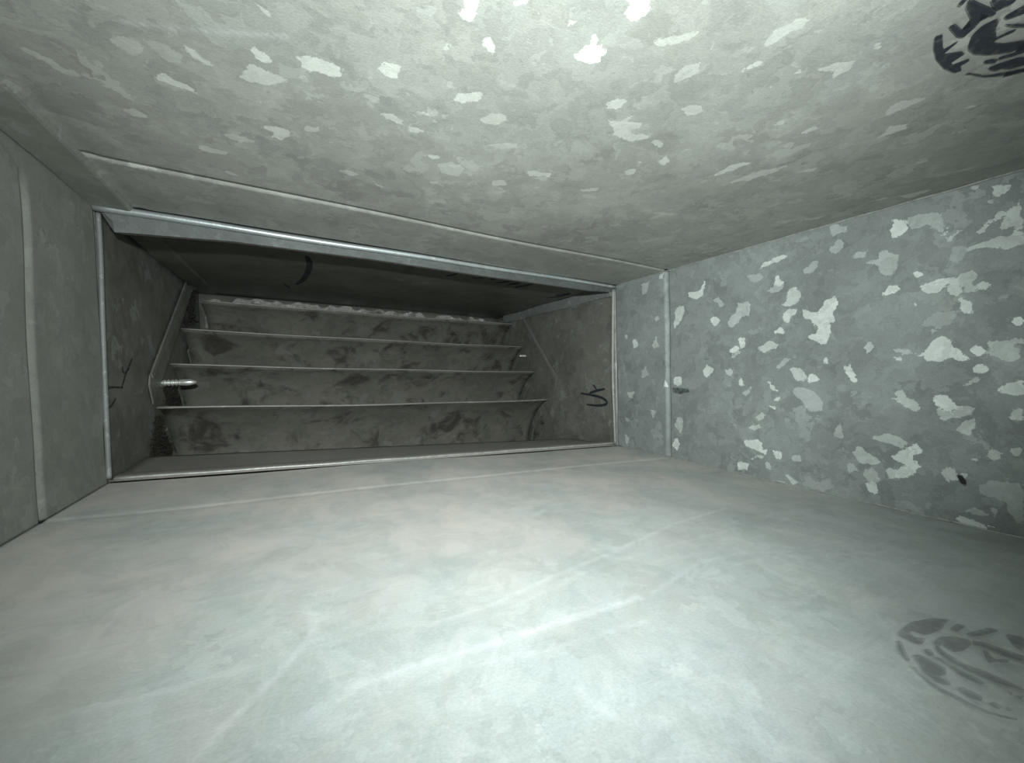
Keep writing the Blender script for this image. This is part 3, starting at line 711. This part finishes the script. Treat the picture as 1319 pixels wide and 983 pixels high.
# ------------------------------------------------------------------ screws
def screw(wk, u, v, length, r, label):
    p = hit(wk, u, v); d = inward(wk); root = thing('screw', W(p), label, 'screw')
    c = W(p); pts, rr = [], []
    nth = 5
    body = length*0.52
    for i in range(nth*6+1):
        t = i/(nth*6); pts.append(c+d*(t*body)); rr.append(r*(0.84+0.16*math.cos(2*math.pi*nth*t)))
    vv, ff = tube(pts, rr, 14); part('threaded_shank', vv, ff, M_SCREW, root, True)
    pts = [c+d*(body+length*0.48*t) for t in (0, .1, .35, .6, .8, .93, 1)]
    vv, ff = tube(pts, [r*.80, r*.95, r*.98, r*.9, r*.66, r*.4, r*.05], 14); part('drill_tip', vv, ff, M_SCREW, root, True)
    vv, ff = tube([c-d*0.001, c+d*0.0016], r*1.35, 12); part('collar', vv, ff, M_REAR, root)
screw('L', 207.5, 493.5, 0.035, 0.0044, 'bright screw tip poking in from the left, above the lowest vane')
screw('R', 677, 458.5, 0.0165, 0.0030, 'small bright screw tip poking in at the right end of the vanes')

# ------------------------------------------------------------------ marker strokes and ink stamps
def strokes(parent, k, name, lst, mat, label, inn=0.0):
    n_in = inward(k); out = []
    for pts, wd in lst:
        cp = curve_pts([W(hit(k, u, v)) for u, v in pts], 6); m = len(cp)
        ws = [wd*(0.55+0.45*min(1, 5*min(i, m-1-i)/m+0.1)) for i in range(m)]
        out.append(ribbon_verts([p-n_in*inn for p in cp], ws, n_in, 0.0005))
    v, f = join(out); return tag(mesh(name, v, f, mat, parent), label)
def C(ox, oy, s, pts): return [(ox+x*s, oy+y*s) for x, y in pts]
strokes(wall_right2, 'R', 'marker_scrawl', [
 (C(620, 340, .2645, [(482, 630), (540, 640), (585, 652), (610, 672), (600, 686), (560, 690), (512, 685)]), .0044),
 (C(620, 340, .2645, [(525, 630), (560, 618), (600, 609)]), .0044), (C(620, 340, .2645, [(543, 588), (552, 600), (560, 612)]), .0028)], M_INK, 'black hand-drawn marker scrawl', 0.0008)
strokes(wall_left2, 'L', 'marker_scrawl', [
 (C(120, 350, .3052, [(98, 535), (80, 565), (52, 580), (46, 555), (58, 505), (78, 488), (127, 490)]), .0022),
 (C(120, 350, .3052, [(124, 490), (138, 440), (152, 405), (167, 368)]), .002), (C(120, 350, .3052, [(125, 403), (134, 428), (155, 408)]), .0018)], M_MARK, 'faint hand-drawn marker scrawl', 0.0008)
strokes(rear_ceiling, 'C', 'marker_curve', [
 (C(180, 240, .22745, [(948, 395), (962, 440), (950, 490), (925, 528), (890, 555)]), .0075),
 (C(180, 240, .22745, [(815, 550), (832, 563), (850, 575)]), .003)], M_INK, 'broad black curved marker stroke')
strokes(rear_ceiling, 'C', 'marker_dashes', [
 (C(560, 340, .1971, [(75, 78), (115, 72), (155, 60)]), .004), (C(560, 340, .1971, [(245, 91), (290, 92), (350, 84)]), .004),
 (C(560, 340, .1971, [(365, 96), (395, 99)]), .011), (C(560, 340, .1971, [(400, 120), (440, 120), (490, 112)]), .006), (C(560, 340, .1971, [(482, 134), (530, 128), (560, 118)]), .007),
 (C(560, 340, .1971, [(527, 153), (580, 143), (650, 128)]), .008), (C(560, 340, .1971, [(740, 218), (800, 214), (850, 203), (880, 192)]), .008),
 (C(560, 340, .1971, [(790, 203), (830, 203), (870, 195)]), .010)], M_INK, 'row of slanting black marker dashes')
def ink(parent, k, name, polys, mat, label, extra=()):
    n_in = inward(k); bm = bmesh.new()
    def grow(loop):      # round the corners a little, as stamped ink does
        out = []
        for i, p in enumerate(loop):
            a, b = loop[i-1], loop[(i+1) % len(loop)]; out += [p.lerp(a, .13), p.lerp(b, .13)]
        return out
    for p in polys:
        loop = grow([W(hit(k, u, v))+n_in*0.0009 for u, v in p])
        bm.faces.new([bm.verts.new(q) for q in loop])
    bmesh.ops.triangulate(bm, faces=bm.faces[:])
    me = bpy.data.meshes.new(name); bm.to_mesh(me); bm.free()
    V = [v.co.copy() for v in me.vertices]; F = [tuple(p.vertices) for p in me.polygons]
    sets = [(V, F)]
    for path, wd in extra: sets.append(ribbon_verts([W(q)for q in path], wd, n_in, 0.0009))
    v, f = join(sets); return tag(mesh(name, v, f, mat, parent), label)
s6 = [(565,290),(630,270),(630,380),(640,400),(720,350),(760,330),(750,350),(700,390),(640,440),(700,430),(790,415),(820,440),(760,480),(700,520),(720,530),(850,480),(860,500),(780,545),(790,585),(730,605),(640,565),(575,490),(553,400)]
P6 = [s6,
 [(680,205),(740,180),(800,240),(860,220),(870,130),(830,50),(840,10),(860,-40),(940,0),(1080,60),(1085,100),(1040,120),(950,100),(945,170),(900,220),(810,300),(760,300)],
 [(760,20),(800,-30),(850,-30),(790,30)],
 [(850,370),(880,280),(960,200),(1090,135),(1110,170),(1080,220),(1085,300),(1180,250),(1260,225),(1240,250),(1100,310),(1060,340),(1150,350),(1340,315),(1340,380),(1180,430),(1040,450),(900,445),(850,410)],
 [(1150,120),(1340,10),(1340,90),(1180,145)], [(1040,-30),(1260,-30),(1240,0),(1100,70),(1060,30)],
 [(980,500),(1060,480),(1100,490),(1080,520),(990,525)], [(1100,470),(1340,395),(1340,425),(1110,495)],
 [(1015,560),(1110,520),(1270,470),(1340,465),(1340,530),(1210,570),(1120,570),(1080,590),(1040,580)],
 [(820,615),(850,600),(1000,625),(1340,560),(1340,592),(1080,635),(980,640),(870,620)], [(1150,185),(1340,180),(1340,210),(1200,205)]]
def ell(k, c, a, b, t0, t1, n=30):
    out = []
    for i in range(n+1):
        t = math.radians(t0+(t1-t0)*i/n); x, y = c[0]+a*math.cos(t), c[1]+b*math.sin(t); out.append(Vector((x, y, slabZ(k, x, y))))
    return out
ink(ceiling, 'C', 'ink_stamp', [C(1119, 0, .1516, p) for p in P6], M_STAMP, 'black oval ink stamp with ring and block letters',
    [(ell('C', (.268, .036), .037, .026, -150, 28), .0022), (ell('C', (.266, .036), .0165, .0165, -120, 20), .004)])
P7 = [[(185,280),(270,215),(400,190),(520,200),(480,225),(470,260),(400,290),(360,300),(280,270),(260,280),(290,310),(365,320),(340,360),(300,355),(230,320),(190,305)],
 [(345,390),(385,385),(415,415),(405,435),(370,425)],
 [(280,430),(320,420),(420,470),(490,510),(490,555),(440,560),(520,600),(520,625),(430,600),(400,570),(350,540),(320,480)],
 [(410,340),(450,310),(540,305),(640,330),(650,365),(600,400),(540,410),(480,370),(460,350),(450,380),(520,430),(600,480),(720,520),(830,570),(983,640),(983,655),(800,600),(640,530),(520,470),(430,400)],
 [(655,332),(720,340),(860,390),(983,430),(983,470),(860,430),(740,380),(660,358)],
 [(720,385),(750,392),(790,450),(890,455),(880,475),(800,470),(760,480),(730,430)],
 [(420,440),(450,440),(620,540),(700,580),(740,610),(720,615),(600,560),(480,480)],
 [(555,640),(600,630),(720,690),(715,725),(640,700)], [(750,735),(790,725),(845,755),(820,775)], [(860,765),(880,755),(920,785),(880,785)],
 [(860,290),(983,310),(983,400),(920,370)], [(510,260),(560,225),(620,240),(560,280)], [(610,290),(760,250),(830,270),(740,300),(650,310)],
 [(870,650),(910,665),(900,685)], [(930,680),(983,690),(960,715)], [(275,505),(290,500),(400,595),(480,645),(560,685),(650,735),(750,780),(850,812),(940,832),(940,845),(850,828),(750,798),(650,755),(560,705),(480,668),(400,618)],
 [(180,330),(205,335),(235,410),(265,460),(250,470),(190,400)]]
ink(floor, 'F', 'ink_stamp', [C(1119, 760, .20346, p) for p in P7], M_INKF, 'faded grey oval ink stamp with ring and block letters')

# ------------------------------------------------------------------ lint and dirt caught round the vane ends
def lint(name, k, pix, rad, count, label, off=0.002):
    n_in = inward(k); out = []
    for _ in range(count):
        u, v, s = random.choice(pix); a = random.uniform(0, 6.28); q = math.sqrt(random.random())*s
        q = q*random.choice((0.6, 1.0, 1.25)); c = W(hit(k, u+q*math.cos(a)*0.8, v+q*math.sin(a)*1.6))+n_in*random.uniform(0.0, off)
        pts = [c]
        for _ in range(3): pts.append(pts[-1]+Vector([random.gauss(0, 1) for _ in range(3)])*0.0013+n_in*0.0002)
        out.append(tube(pts, random.uniform(0.15, 0.6)*rad, 4))
    v, f = join(out); o = mesh(name, v, f, M_LINT_SHADE, None); return tag(o, label, 'lint', None, 'stuff')
lint('lint_clump', 'L', [(203, 545, 5), (202, 560, 8), (200, 577, 8), (212, 572, 6), (214, 580, 5)], .0008, 900, 'dark fuzzy lint on the left side below the lowest vane')
lint('lint_clump', 'L', [(214, 502, 4), (222, 510, 6), (228, 518, 5), (216, 515, 5)], .0008, 500, 'dark fuzzy lint under the left screw tip')
lint('lint_clump', 'L', [(243, 372, 5), (247, 385, 5), (243, 398, 4), (238, 415, 4), (246, 410, 4)], .0016, 240, 'dark fuzzy lint in the upper left corner beside the top vane')
lint('lint_clump', 'R', [(700, 545, 2), (692, 560, 3), (688, 562, 3), (697, 535, 2)], .0008, 60, 'thin dark lint on the right side below the lowest vane')
